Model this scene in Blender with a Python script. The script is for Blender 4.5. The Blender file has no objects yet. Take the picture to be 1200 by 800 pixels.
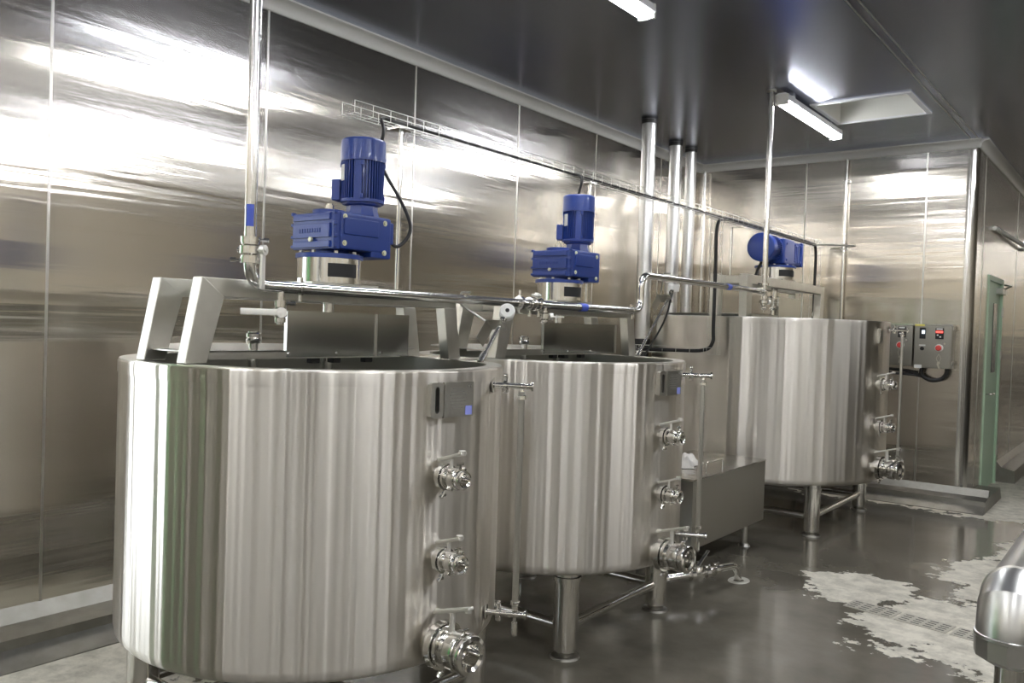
import bpy, bmesh, math, random
from mathutils import Vector, Matrix
C = bpy.context.scene.collection
SC = bpy.context.scene
PI = math.pi
random.seed(7)

# ------------------------------------------------------------------ camera
EYE = Vector((0, 0, 1.5))
YAW, PIT, ROLL, FPX = math.radians(37.4473), math.radians(-1.0918), math.radians(1.8384), 988.81
Fw = Vector((-math.sin(YAW)*math.cos(PIT), math.cos(YAW)*math.cos(PIT), math.sin(PIT)))
Rt = Vector((math.cos(YAW), math.sin(YAW), 0))
Up = Rt.cross(Fw)
cx = Rt*math.cos(ROLL) + Up*math.sin(ROLL)
cy = -Rt*math.sin(ROLL) + Up*math.cos(ROLL)
cam = bpy.data.objects.new('camera', bpy.data.cameras.new('camera'))
C.objects.link(cam)
M = Matrix((cx, cy, -Fw)).transposed().to_4x4()
M.translation = EYE
cam.matrix_world = M
cam.data.sensor_width = 36
cam.data.lens = FPX/1200*36
cam.data.clip_start = .05
SC.camera = cam

# ------------------------------------------------------------------ world, exposure
w = bpy.data.worlds.new('world'); SC.world = w; w.use_nodes = True
w.node_tree.nodes['Background'].inputs[0].default_value = (.6, .65, .75, 1)
w.node_tree.nodes['Background'].inputs[1].default_value = .05
SC.view_settings.view_transform = 'Standard'
SC.view_settings.look = 'None'
SC.view_settings.gamma = 1
SC.view_settings.use_curve_mapping = False
SC.view_settings.exposure = 1.1
LAMP = 32.0
SC.cycles.use_denoising = True
SC.cycles.max_bounces = 10
SC.cycles.glossy_bounces = 8
SC.cycles.diffuse_bounces = 4
SC.cycles.sample_clamp_indirect = 12
SC.cycles.caustics_reflective = True
SC.cycles.blur_glossy = .3

# ------------------------------------------------------------------ materials
def new_mat(name):
    m = bpy.data.materials.new(name); m.use_nodes = True
    nt = m.node_tree
    return m, nt, nt.nodes['Principled BSDF']

def plain(name, col, rough=.5, metal=0., coat=0., emit=None, es=0.):
    m, nt, b = new_mat(name)
    b.inputs['Base Color'].default_value = (*col, 1)
    b.inputs['Roughness'].default_value = rough
    b.inputs['Metallic'].default_value = metal
    b.inputs['Coat Weight'].default_value = coat
    if emit:
        b.inputs['Emission Color'].default_value = (*emit, 1)
        b.inputs['Emission Strength'].default_value = es
    return m

def N(nt, kind, **kw):
    n = nt.nodes.new(kind)
    for k, v in kw.items():
        if k.startswith('i_'):
            n.inputs[int(k[2:]) if k[2:].isdigit() else k[2:]].default_value = v
        else:
            setattr(n, k, v)
    return n

def steel(name, col=(.63, .61, .58), rough=.2, aniso=0., tang=None, scale=None, dist=0., mott=0., angle=False, rvar=0., fine=None):
    """brushed steel; scale = noise frequency in x,y,z; angle: x is replaced by the azimuth."""
    m, nt, b = new_mat(name)
    L = nt.links.new
    b.inputs['Metallic'].default_value = 1
    b.inputs['Base Color'].default_value = (*col, 1)
    b.inputs['Roughness'].default_value = rough
    b.inputs['Anisotropic'].default_value = aniso
    if tang:
        t = N(nt, 'ShaderNodeCombineXYZ'); 
        for i in range(3): t.inputs[i].default_value = tang[i]
        L(t.outputs[0], b.inputs['Tangent'])
    if scale:
        tc = N(nt, 'ShaderNodeTexCoord')
        src = tc.outputs['Object']
        if angle:
            s = N(nt, 'ShaderNodeSeparateXYZ'); L(src, s.inputs[0])
            a = N(nt, 'ShaderNodeMath', operation='ARCTAN2'); L(s.outputs[1], a.inputs[0]); L(s.outputs[0], a.inputs[1])
            c = N(nt, 'ShaderNodeCombineXYZ'); L(a.outputs[0], c.inputs[0]); L(s.outputs[2], c.inputs[2])
            src = c.outputs[0]
        mp = N(nt, 'ShaderNodeMapping'); mp.inputs['Scale'].default_value = scale
        L(src, mp.inputs['Vector'])
        n1 = N(nt, 'ShaderNodeTexNoise'); n1.inputs['Scale'].default_value = 1; n1.inputs['Detail'].default_value = 3.2 if angle else (4.0 if tang else 1.0)
        n1.inputs['Roughness'].default_value = .55
        L(mp.outputs[0], n1.inputs['Vector'])
        bp = N(nt, 'ShaderNodeBump'); bp.inputs['Strength'].default_value = 1; bp.inputs['Distance'].default_value = dist
        L(n1.outputs['Fac'], bp.inputs['Height']); L(bp.outputs[0], b.inputs['Normal'])
        if fine:
            m3 = N(nt, 'ShaderNodeMapping'); m3.inputs['Scale'].default_value = fine[:3]; L(src, m3.inputs['Vector'])
            n3 = N(nt, 'ShaderNodeTexNoise'); n3.inputs['Scale'].default_value = 1; n3.inputs['Detail'].default_value = 3; n3.inputs['Distortion'].default_value = .4
            L(m3.outputs[0], n3.inputs['Vector'])
            b3 = N(nt, 'ShaderNodeBump'); b3.inputs['Strength'].default_value = 1; b3.inputs['Distance'].default_value = fine[3]
            L(n3.outputs['Fac'], b3.inputs['Height']); L(bp.outputs[0], b3.inputs['Normal']); L(b3.outputs[0], b.inputs['Normal'])
        if mott:
            n2 = N(nt, 'ShaderNodeTexNoise'); n2.inputs['Scale'].default_value = 3.0; n2.inputs['Detail'].default_value = 3
            L(mp.outputs[0], n2.inputs['Vector'])
            mr = N(nt, 'ShaderNodeMapRange'); mr.inputs[3].default_value = 1-mott; mr.inputs[4].default_value = 1+mott
            L(n2.outputs['Fac'], mr.inputs[0])
            mx = N(nt, 'ShaderNodeVectorMath', operation='SCALE'); mx.inputs[0].default_value = col
            L(mr.outputs[0], mx.inputs['Scale']); L(mx.outputs[0], b.inputs['Base Color'])
        if rvar:
            mr = N(nt, 'ShaderNodeMapRange'); mr.inputs[3].default_value = rough-rvar; mr.inputs[4].default_value = rough+rvar
            L(n1.outputs['Fac'], mr.inputs[0]); L(mr.outputs[0], b.inputs['Roughness'])
    return m

M_TANK = steel('tank_steel', (.69, .657, .60), .36, .97, (0, 0, 1), (3.4, 3.4, .04), .035, .10, angle=True)
M_RIM = steel('rim_steel', (.68, .67, .63), .28)
M_INNER = steel('inner_steel', (.5, .5, .47), .35)
M_WALL_L = steel('wall_steel_left', (.65, .617, .56), .155, .97, (0, 1, 0), (.10, .11, 3.0), .0024, .05, rvar=.02, fine=(.3, .45, 11, .0016))
M_WALL_B = steel('wall_steel_back', (.65, .61, .55), .165, .97, (1, 0, 0), (.11, .10, 3.0), .0032, .05, rvar=.02, fine=(.45, .3, 11, .0016))
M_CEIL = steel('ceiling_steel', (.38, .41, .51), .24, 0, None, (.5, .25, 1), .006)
M_POL = steel('polished_steel', (.72, .71, .68), .14)
M_SAT = steel('satin_steel', (.62, .61, .57), .3)
M_BEAM = steel('beam_steel', (.60, .59, .54), .34, 0, None, (6, 6, 6), .002, .12)
M_PIPE = steel('pipe_steel', (.70, .69, .66), .17)
M_DUCT = steel('duct_cladding', (.66, .66, .65), .3)
M_BOX = steel('box_steel', (.50, .49, .455), .3, .4, (0, 1, 0), (1, .5, 2), .006)
M_BOXTOP = steel('wet_box_top', (.56, .55, .52), .2, 0, None, (6, 6, 6), .01, .3)
M_HOOD = steel('hood_sheet', (.62, .63, .60), .16, 0, None, (1.6, 1.6, 1.6), .03)
M_CURB = steel('curb_steel', (.30, .29, .26), .45, 0, None, (4, 4, 4), .006, .25)
M_BLUE = plain('blue_paint', (.014, .046, .25), .36, 0, .25)
M_BLACK = plain('black_rubber', (.012, .012, .012), .5)
M_LABEL = plain('black_label', (.01, .01, .01), .6)
M_WHITE = plain('white_plastic', (.75, .75, .72), .4)
M_PAPER = plain('white_label', (.7, .71, .68), .6)
M_LBLUE = plain('blue_tape', (.06, .1, .5), .5)
M_PALEBLUE = plain('pale_blue_sticker', (.30, .34, .85), .5)
M_GREEN = plain('green_door_paint', (.44, .60, .44), .4)
M_GLASS = plain('door_glass', (.03, .04, .04), .08)
M_RED = plain('red_button', (.6, .06, .05), .35)
M_YEL = plain('yellow_label', (.7, .62, .15), .5)
M_DISP = plain('red_display', (.3, .02, .02), .4, emit=(1, .08, .06), es=1.2)
M_LCD = plain('white_screen', (.5, .6, .7), .4, emit=(.7, .85, 1), es=1.5)
M_BOLT = plain('pale_bolt', (.75, .75, .55), .35, .3)
M_DIAL = plain('white_dial', (.85, .85, .82), .3)
M_HATCH = plain('white_panel', (.72, .72, .68), .5)
M_CLOTH = plain('white_cloth', (.72, .70, .66), .85)
M_PANELW = plain('warm_panel', (.80, .72, .57), .4)
M_PANELD = plain('added_dark_panel', (.12, .11, .095), .4)
M_PANELB = plain('added_white_panel', (.85, .83, .78), .4)
M_LAMPB = plain('lamp_housing', (.75, .76, .78), .4)
M_LAMP = plain('lamp_diffuser', (.9, .9, .9), .4, emit=(.97, .98, 1), es=LAMP)
M_DAY = plain('daylit_glass', (.8, .8, .8), .3, emit=(.88, .95, 1), es=1.4)
M_COVE = plain('cove_trim', (.50, .50, .48), .35)
M_HANDLE = steel('handle_steel', (.85, .84, .80), .48)
M_BRASS = plain('key_steel', (.6, .58, .5), .3, .9)
M_FOAM = plain('wet_foam', (.42, .41, .36), .4)

def floor_mat():
    m, nt, b = new_mat('floor_epoxy'); L = nt.links.new
    tc = N(nt, 'ShaderNodeTexCoord'); P = tc.outputs['Object']
    s = N(nt, 'ShaderNodeSeparateXYZ'); L(P, s.inputs[0])
    def math_(op, a, b_=None, c=None):
        n = N(nt, 'ShaderNodeMath', operation=op)
        for i, v in enumerate((a, b_, c)):
            if v is None: continue
            if isinstance(v, (int, float)): n.inputs[i].default_value = v
            else: L(v, n.inputs[i])
        return n.outputs[0]
    def noise(sc, det, ro=.6, dist=0.):
        n = N(nt, 'ShaderNodeTexNoise'); n.inputs['Scale'].default_value = sc; n.inputs['Detail'].default_value = det
        n.inputs['Roughness'].default_value = ro; n.inputs['Distortion'].default_value = dist
        L(P, n.inputs['Vector']); return n.outputs['Fac']
    def blob(x, y, rx, ry):   # 1 at centre, 0 at the edge
        dx = math_('DIVIDE', math_('SUBTRACT', s.outputs[0], x), rx)
        dy = math_('DIVIDE', math_('SUBTRACT', s.outputs[1], y), ry)
        d = math_('SQRT', math_('ADD', math_('MULTIPLY', dx, dx), math_('MULTIPLY', dy, dy)))
        return math_('SUBTRACT', 1.0, d)
    f = blob(-.74, 4.85, .55, .6)
    for q in ((-1.35, 5.25, .34, .34), (-.75, 6.1, .30, .6), (-.6, 6.9, .3, .5), (-.05, 4.9, .9, 1.0), (-3.6, 1.4, .62, 1.6), (-1.1, 8.75, 2.4, .75), (-.6, 9.8, 1.2, 1.6)):
        f = math_('MAXIMUM', f, blob(*q))
    nz = noise(3.2, 8, .62)
    nz2 = noise(14, 4, .6)
    v = math_('ADD', f, math_('MULTIPLY', math_('SUBTRACT', nz, .5), 1.9))
    v = math_('ADD', v, math_('MULTIPLY', math_('SUBTRACT', nz2, .5), .8))
    dry = N(nt, 'ShaderNodeMapRange'); dry.inputs[1].default_value = .03; dry.inputs[2].default_value = .1
    L(v, dry.inputs[0])
    cr = N(nt, 'ShaderNodeValToRGB'); cr.color_ramp.elements[0].color = (.075, .068, .054, 1); cr.color_ramp.elements[1].color = (.20, .185, .15, 1)
    cr.color_ramp.elements[0].position = .3; cr.color_ramp.elements[1].position = .75
    L(noise(1.6, 6), cr.inputs[0])
    cd = N(nt, 'ShaderNodeValToRGB'); cd.color_ramp.elements[0].color = (.40, .38, .32, 1); cd.color_ramp.elements[1].color = (.68, .65, .56, 1)
    cd.color_ramp.elements[0].position = .35; cd.color_ramp.elements[1].position = .6
    L(noise(9, 6, .7), cd.inputs[0])
    mx = N(nt, 'ShaderNodeMix', data_type='RGBA'); L(dry.outputs[0], mx.inputs[0]); L(cr.outputs[0], mx.inputs[6]); L(cd.outputs[0], mx.inputs[7])
    L(mx.outputs[2], b.inputs['Base Color'])
    rr = N(nt, 'ShaderNodeMapRange'); rr.inputs[3].default_value = .13; rr.inputs[4].default_value = .55
    L(dry.outputs[0], rr.inputs[0]); L(rr.outputs[0], b.inputs['Roughness'])
    bp = N(nt, 'ShaderNodeBump'); bp.inputs['Strength'].default_value = .35; bp.inputs['Distance'].default_value = .006
    L(noise(2.4, 3), bp.inputs['Height']); L(bp.outputs[0], b.inputs['Normal'])
    return m
M_FLOOR = floor_mat()

# ------------------------------------------------------------------ helpers
def box(bm, c, s, R=None, bev=0.):
    g = bmesh.ops.create_cube(bm, size=1)
    vs = g['verts']
    bmesh.ops.scale(bm, vec=s, verts=vs)
    if bev:
        es = list({e for v in vs for e in v.link_edges})
        r = bmesh.ops.bevel(bm, geom=es, offset=bev, segments=2, affect='EDGES', profile=.5)
        vs = [v for v in r['verts']]
        vs = list(set(vs) | {v for f in r['faces'] for v in f.verts} | {v for v in g['verts'] if v.is_valid})
    if R is not None:
        bmesh.ops.transform(bm, matrix=R.to_4x4(), verts=vs)
    bmesh.ops.translate(bm, vec=c, verts=vs)
    return vs

def boxr(bm, x0, x1, y0, y1, z0, z1, bev=0.):
    return box(bm, ((x0+x1)/2, (y0+y1)/2, (z0+z1)/2), (abs(x1-x0), abs(y1-y0), abs(z1-z0)), None, bev)

def frame(d):
    d = Vector(d).normalized()
    a = Vector((0, 0, 1)) if abs(d.z) < .95 else Vector((1, 0, 0))
    u = d.cross(a).normalized(); v = u.cross(d).normalized()
    return u, v, d

def cyl(bm, p0, p1, r0, r1=None, seg=24, cap=True):
    r1 = r0 if r1 is None else r1
    p0 = Vector(p0); p1 = Vector(p1); u, v, d = frame(p1-p0)
    A, B = [], []
    for i in range(seg):
        a = 2*PI*i/seg; o = u*math.cos(a)+v*math.sin(a)
        A.append(bm.verts.new(p0+o*r0)); B.append(bm.verts.new(p1+o*r1))
    for i in range(seg):
        j = (i+1) % seg
        bm.faces.new((A[j], A[i], B[i], B[j]))
    if cap:
        bm.faces.new(A); bm.faces.new(B[::-1])

def lathe(bm, prof, seg=48, axis='z', o=(0, 0, 0), close=False):
    """prof: list of (along, radius)."""
    rings = []
    o = Vector(o)
    for t, r in prof:
        ring = []
        if r < 1e-6:
            p = {'z': (0, 0, t), 'x': (t, 0, 0), 'y': (0, t, 0)}[axis]
            ring = [bm.verts.new(o+Vector(p))]
        else:
            for i in range(seg):
                a = 2*PI*i/seg; c, s_ = math.cos(a)*r, math.sin(a)*r
                p = {'z': (c, s_, t), 'x': (t, c, s_), 'y': (s_, t, c)}[axis]
                ring.append(bm.verts.new(o+Vector(p)))
        rings.append(ring)
    if close: rings.append(rings[0])
    for A, B in zip(rings, rings[1:]):
        for i in range(seg):
            j = (i+1) % seg
            if len(A) == 1 and len(B) == 1: break
            if len(A) == 1: bm.faces.new((A[0], B[j], B[i]))
            elif len(B) == 1: bm.faces.new((A[i], A[j], B[0]))
            else: bm.faces.new((A[i], A[j], B[j], B[i]))

def smooth_path(pts, n=8):
    P = [Vector(p) for p in pts]; out = []
    Q = [P[0]*2-P[1]] + P + [P[-1]*2-P[-2]]
    for i in range(1, len(Q)-2):
        a, b, c, d = Q[i-1:i+3]
        for k in range(n):
            t = k/n
            out.append(.5*((2*b)+(c-a)*t+(2*a-5*b+4*c-d)*t*t+(3*b-a-3*c+d)*t**3))
    out.append(P[-1]); return out

def round_path(pts, rad, n=8):
    """polyline with rounded corners"""
    P = [Vector(p) for p in pts]; out = [P[0]]
    for a, b, c in zip(P, P[1:], P[2:]):
        d1 = (a-b).normalized(); d2 = (c-b).normalized()
        r = min(rad, (a-b).length*.49, (c-b).length*.49)
        s, e = b+d1*r, b+d2*r
        for k in range(n+1):
            t = k/n
            out.append(s*(1-t)**2+b*2*t*(1-t)+e*t*t)
    out.append(P[-1]); return out

def tube(bm, P, r, seg=12, cap=True):
    P = [Vector(p) for p in P]
    d = (P[1]-P[0]).normalized(); u, v, _ = frame(d)
    prev = None; first = None
    for i, p in enumerate(P):
        if i == 0: t = P[1]-P[0]
        elif i == len(P)-1: t = P[-1]-P[-2]
        else: t = (P[i+1]-p).normalized()+(p-P[i-1]).normalized()
        t = t.normalized() if t.length > 1e-9 else d
        u = (u - t*u.dot(t)).normalized(); v = t.cross(u).normalized()
        rr = r(i/(len(P)-1)) if callable(r) else r
        ring = [bm.verts.new(p+(u*math.cos(2*PI*k/seg)+v*math.sin(2*PI*k/seg))*rr) for k in range(seg)]
        if prev:
            for k in range(seg):
                j = (k+1) % seg
                bm.faces.new((prev[k], prev[j], ring[j], ring[k]))
        else: first = ring
        prev = ring
    if cap:
        bm.faces.new(first[::-1]); bm.faces.new(prev)

def prism(bm, poly, axis, a, b):
    """extrude a polygon (list of 2D points in the other two axes, x<y<z order) from a to b along axis"""
    def P(q, t):
        return {'x': (t, q[0], q[1]), 'y': (q[0], t, q[1]), 'z': (q[0], q[1], t)}[axis]
    A = [bm.verts.new(P(q, a)) for q in poly]; B = [bm.verts.new(P(q, b)) for q in poly]
    n = len(poly)
    for i in range(n):
        j = (i+1) % n
        bm.faces.new((A[i], A[j], B[j], B[i]))
    bm.faces.new(A[::-1]); bm.faces.new(B)

def obj(name, bm, m, parent=None, loc=None, rot=None, ang=35, bev=0.):
    me = bpy.data.meshes.new(name)
    bmesh.ops.recalc_face_normals(bm, faces=bm.faces)
    bm.to_mesh(me); bm.free()
    me.materials.append(m)
    me.polygons.foreach_set('use_smooth', [True]*len(me.polygons))
    me.set_sharp_from_angle(angle=math.radians(ang))
    o = bpy.data.objects.new(name, me); C.objects.link(o)
    if loc: o.location = loc
    if rot: o.rotation_euler = rot
    if parent: o.parent = parent
    wn = None
    if bev:
        md = o.modifiers.new('bevel', 'BEVEL'); md.width = bev; md.segments = 2; md.limit_method = 'ANGLE'
    wn = o.modifiers.new('normals', 'WEIGHTED_NORMAL'); wn.keep_sharp = True; wn.weight = 50
    return o

def thing(name, label, cat, loc=(0, 0, 0), rotz=0, group=None):
    o = bpy.data.objects.new(name, None); C.objects.link(o)
    o.location = loc; o.rotation_euler = (0, 0, rotz); o['label'] = label; o['category'] = cat
    if group: o['group'] = group
    return o

def tag(o, label, cat, group=None):
    o['label'] = label; o['category'] = cat
    if group: o['group'] = group
    return o

def struct(name, bm, m, parent=None, **k):
    o = obj(name, bm, m, parent, **k); o['kind'] = 'structure'; return o

def text(name, s, size, m, parent, loc, rot, ext=.0006):
    cu = bpy.data.curves.new(name, 'FONT'); cu.body = s; cu.size = size; cu.extrude = ext; cu.align_x = 'CENTER'; cu.align_y = 'CENTER'
    t = bpy.data.objects.new(name, cu); C.objects.link(t)
    dg = bpy.context.evaluated_depsgraph_get()
    me = bpy.data.meshes.new_from_object(t.evaluated_get(dg))
    bpy.data.objects.remove(t)
    me.materials.clear(); me.materials.append(m)
    o = bpy.data.objects.new(name, me); C.objects.link(o)
    o.location = loc; o.rotation_euler = rot; o.parent = parent
    return o
B = bmesh.new

# ------------------------------------------------------------------ the room
XW, YB, ZC = -4.013, 8.5, 3.29        # left wall, back wall, ceiling
XC = -1.33                            # the back wall turns here
XR, YR, YE = 4.2, -3.2, 12.6          # unseen right and rear walls, far end
bm = B(); boxr(bm, XW-.1, XR+.1, YR-.1, YE+.1, -.1, 0); struct('floor', bm, M_FLOOR)
bm = B()
HX0, HX1, HY0, HY1 = -2.2, -1.51, 6.62, 7.3      # opening of the ceiling hatch
for a in ((XW-.1, HX0, YR-.1, YE+.1), (HX1, XR+.1, YR-.1, YE+.1), (HX0, HX1, YR-.1, HY0), (HX0, HX1, HY1, YE+.1)):
    boxr(bm, a[0], a[1], a[2], a[3], ZC, ZC+.1)
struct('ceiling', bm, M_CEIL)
bm = B(); boxr(bm, XW-.1, XW, YR-.1, YB+.1, 0, ZC); struct('wall_left', bm, M_WALL_L)
bm = B(); boxr(bm, XW, XC-.09, YB, YB+.1, 0, ZC)
struct('wall_back', bm, M_WALL_B)
# rounded outer corner of the partition and its long side, with the doorway
bm = B()
pts = [(XC-.09, YB+.1), (XC-.09, YB)] + [(XC-.09+.09*math.sin(t), YB+.09-.09*math.cos(t)) for t in [PI/2*i/8 for i in range(1, 9)]] + [(XC, YB+.2), (XC-.09, YB+.2)]
prism(bm, pts, 'z', 0, ZC)
struct('wall_corner', bm, steel('corner_steel', (.6, .59, .56), .16, .5, (0, 0, 1)))
D0, D1, DH = 9.3, 10.2, 2.12
bm = B()
boxr(bm, XC-.1, XC, YB+.2, D0, 0, ZC); boxr(bm, XC-.1, XC, D1, YE, 0, ZC); boxr(bm, XC-.1, XC, D0, D1, DH, ZC)
struct('wall_side', bm, M_WALL_L)
bm = B(); boxr(bm, XC-1.6, XR+.1, YE, YE+.1, 0, ZC); struct('wall_far', bm, M_WALL_B)
bm = B(); boxr(bm, XR, XR+.1, YR-.1, YE+.1, 0, ZC); struct('wall_right', bm, M_PANELW)
bm = B(); boxr(bm, XR-.02, XR, YR, YE, 0, 1.5); struct('trim_70', bm, M_PANELD)  # unseen dark lower panel, added so the steel reflects a dark band
bm = B(); boxr(bm, XW, XR, YR, YR+.02, 0, 1.5); struct('trim_71', bm, M_PANELD)  # the same dark reflection panel, added on the rear wall
bm = B(); boxr(bm, XW-.1, XR+.1, YR-.1, YR, 0, ZC); struct('wall_rear', bm, M_PANELW)

# panel seams: narrow cover strips
k = 1
for y in (-1.8, -.5, .6, 1.755, 2.91, 4.09, 5.24, 6.38, 7.6):
    bm = B(); boxr(bm, XW-.004, XW+.0025, y-.006, y+.006, .13, ZC); struct('trim_%d' % k, bm, M_SAT); k += 1
for x in (-2.86, -1.75):
    bm = B(); boxr(bm, x-.006, x+.006, YB-.0025, YB+.004, .13, ZC); struct('trim_%d' % k, bm, M_SAT); k += 1
for y in (8.9, 11.2):
    bm = B(); boxr(bm, XC-.004, XC+.0025, y-.006, y+.006, .13, ZC); struct('trim_%d' % k, bm, M_SAT); k += 1
# cove trim under the ceiling
def cove(n, m=M_SAT):
    return [(0, ZC), (0, ZC-.075)] + [(.006+n*.0, ZC-.075)] + [(.012+.055*(1-math.cos(t)), ZC-.068+.055*math.sin(t)) for t in [PI/2*i/6 for i in range(7)]] + [(.075, ZC-.010), (.075, ZC)]
cv = cove(0)
bm = B(); prism(bm, [(XW+a, z) for a, z in cv], 'y', YR, YB); struct('trim_%d' % k, bm, M_COVE); k += 1
bm = B(); prism(bm, [(YB-a, z) for a, z in cv], 'x', XW+.02, XC+.02); struct('trim_%d' % k, bm, M_COVE); k += 1
bm = B(); prism(bm, [(XC+a, z) for a, z in cv], 'y', YB-.02, YE); struct('trim_%d' % k, bm, M_COVE); k += 1
# ceiling seam: two close strips running down the room
for x in (-1.392, -1.335):
    bm = B(); boxr(bm, x-.0035, x+.0035, YR, YB-.05, ZC-.004, ZC+.002); struct('trim_%d' % k, bm, M_SAT); k += 1
# tall white panels added on the unseen right and rear walls for steel reflections
for y, w_ in ((-2.4, .5), (.1, .5), (2.6, .6), (5.2, .4)):
    bm = B(); boxr(bm, XR-.03, XR, y, y+w_, .05, 2.7); struct('trim_%d' % k, bm, M_PANELB); k += 1
for x, w_ in ((-3.2, .4), (-2.1, .8), (-.6, .4), (.6, .9), (2.4, .5)):
    bm = B(); boxr(bm, x, x+w_, YR, YR+.03, .05, 2.7); struct('trim_%d' % k, bm, M_PANELB); k += 1
# stepped curb along the walls
cb = [(0, 0), (0, .175), (.05, .115), (.2, .10), (.205, .06), (.235, .04), (.31, .005), (.31, 0)]
bm = B(); prism(bm, [(XW+a, z) for a, z in cb], 'y', YR, YB); struct('baseboard_left', bm, M_CURB)
bm = B(); prism(bm, [(YB-a, z) for a, z in cb], 'x', XW+.1, XC+.19)
prism(bm, [(XC-.1+a, z) for a, z in [(0, 0), (0, .10), (.28, .10), (.29, .0)]], 'y', YB-.06, 9.25)
struct('baseboard_back', bm, M_CURB)
bm = B(); prism(bm, [(XC+a, z) for a, z in [(0, 0), (0, .22), (.05, .16), (.17, .13), (.18, 0)]], 'y', 10.3, YE); struct('baseboard_side', bm, M_CURB)

# recess above the hatch opening with white liner, and its frame
hatch = thing('ceiling_hatch', 'open square ceiling hatch with white liner and thin light frame beside the far lamp', 'ceiling hatch', (-1.855, 6.96, ZC))
bm = B(); hx, hy = (HX1-HX0)/2, (HY1-HY0)/2
for a in ((-hx, -hx+.012, -hy, hy), (hx-.012, hx, -hy, hy), (-hx, hx, -hy, -hy+.012), (-hx, hx, hy-.012, hy)):
    boxr(bm, *a, .0, .42)
boxr(bm, -hx, hx, -hy, hy, .42, .44)
obj('liner', bm, M_HATCH, hatch)
bm = B()
for a in ((-hx-.02, -hx+.012, -hy-.02, hy+.02), (hx-.012, hx+.02, -hy-.02, hy+.02), (-hx+.012, hx-.012, -hy-.02, -hy+.012), (-hx+.012, hx-.012, hy-.012, hy+.02)):
    boxr(bm, *a, -.012, .002)
obj('frame', bm, M_LAMPB, hatch)

# green steel door in the side wall
d = thing('door_1', 'pale green steel door with a narrow vision glass beyond the partition corner', 'door', (XC, (D0+D1)/2, 0)); d['kind'] = 'structure'
dw = (D1-D0)/2
bm = B(); boxr(bm, -.06, -.01, -dw+.03, dw-.03, .01, DH-.03); obj('door_leaf', bm, M_GREEN, d, bev=.003)
bm = B(); boxr(bm, -.11, .012, -dw-.02, -dw+.03, 0, DH+.02); boxr(bm, -.11, .012, dw-.03, dw+.02, 0, DH+.02); boxr(bm, -.11, .012, -dw+.03, dw-.03, DH-.03, DH+.02)
obj('door_frame', bm, M_GREEN, d)
bm = B(); boxr(bm, -.012, -.004, -.02, .22, 1.18, 1.88); obj('vision_glass', bm, M_GLASS, d)
bm = B(); cyl(bm, (-.012, -dw+.1, .98), (.05, -dw+.1, .98), .011); tube(bm, round_path([(.05, -dw+.1, .98), (.055, -dw+.1, .98), (.055, -dw+.23, .975)], .01), .01); boxr(bm, -.012, -.002, -dw+.07, -dw+.13, .84, 1.03, .003)
obj('door_handle', bm, M_POL, d)
for z in (.35, 1.35, 1.8):
    bm = B(); cyl(bm, (.012, dw-.02, z-.05), (.012, dw-.02, z+.05), .012); obj('hinge', bm, M_SAT, d)
bm = B(); boxr(bm, -.01, .05, dw-.32, dw-.06, DH-.14, DH-.08, .004); tube(bm, [(.04, dw-.2, DH-.09), (.09, dw-.05, DH-.05), (.02, dw+.02, DH-.03)], .008)
obj('door_closer', bm, M_SAT, d)
# doors on the unseen rear wall, which the near tank mirrors
bm = B(); boxr(bm, XW-.01, XW+.04, -1.5, -.2, 0, 2.15); o = struct('door_2', bm, plain('deep_green_paint', (.20, .62, .24), .35))
bm = B(); boxr(bm, XW-.01, XW+.02, .4, 1.05, .1, 2.1); o = struct('window_1', bm, M_DAY)
bm = B()
for a in ((.34, .4, 0, 2.16), (1.05, 1.11, 0, 2.16), (.4, 1.05, 2.1, 2.16)): boxr(bm, XW-.01, XW+.05, *a)
struct('trim_60', bm, M_LAMPB)

# ------------------------------------------------------------------ ceiling lamps
def lamp(x, y, label):
    t = thing('ceiling_lamp', label, 'lamp', (x, y, ZC), group='long batten lamps under the ceiling')
    bm = B()
    pr_ = [(-.055, -.075), (-.045, -.035), (-.03, -.022), (.03, -.022), (.045, -.035), (.055, -.075), (.05, -.08), (-.05, -.08)]
    prism(bm, pr_, 'y', -.66, .66)
    for s in (-1, 1): boxr(bm, -.02, .02, s*.45-.02, s*.45+.02, -.024, 0)
    obj('housing', bm, M_LAMPB, t)
    bm = B()
    pr_ = [(-.048, -.0805)] + [(-.048*math.cos(a), -.082-.03*math.sin(a)) for a in [PI*i/10 for i in range(11)]] + [(.048, -.0805)]
    prism(bm, pr_, 'y', -.645, .645)
    obj('diffuser', bm, M_LAMP, t, ang=60)
    for q in (-.665, .645):
        bm = B(); boxr(bm, -.05, .05, q, q+.02, -.11, -.03, .004); obj('end_cap', bm, M_WHITE, t)
    bm = B(); cyl(bm, (-.03, -.69, -.05), (-.03, -.69, -.09), .012, seg=10); cyl(bm, (-.03, -.69, -.085), (-.03, -.69, -.1), .008, .002, seg=10); cyl(bm, (-.03, -.66, -.06), (-.03, -.70, -.06), .006, seg=8)
    obj('cable_gland', bm, M_SAT, t)
lamp(-2.26, 6.77, 'white glowing batten lamp nearest the ceiling hatch, beside the vertical pipe')
lamp(-2.27, 3.42, 'white glowing batten lamp cut by the top edge, above the middle tank')
for y, q in ((.1, 'level with the viewer'), (-2.6, 'near the rear wall')): lamp(-2.27, y, 'white glowing batten lamp over the tank row, %s' % q)
for x, ys in ((.15, (-2.0, 1.2, 4.4, 7.6)), (2.55, (-2.0, 1.2, 4.4))):
    for y, q in zip(ys, ('first', 'second', 'third', 'last')): lamp(x, y, 'white batten lamp in the %s row, %s from the rear wall' % ('middle' if x < 1 else 'right', q))

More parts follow.
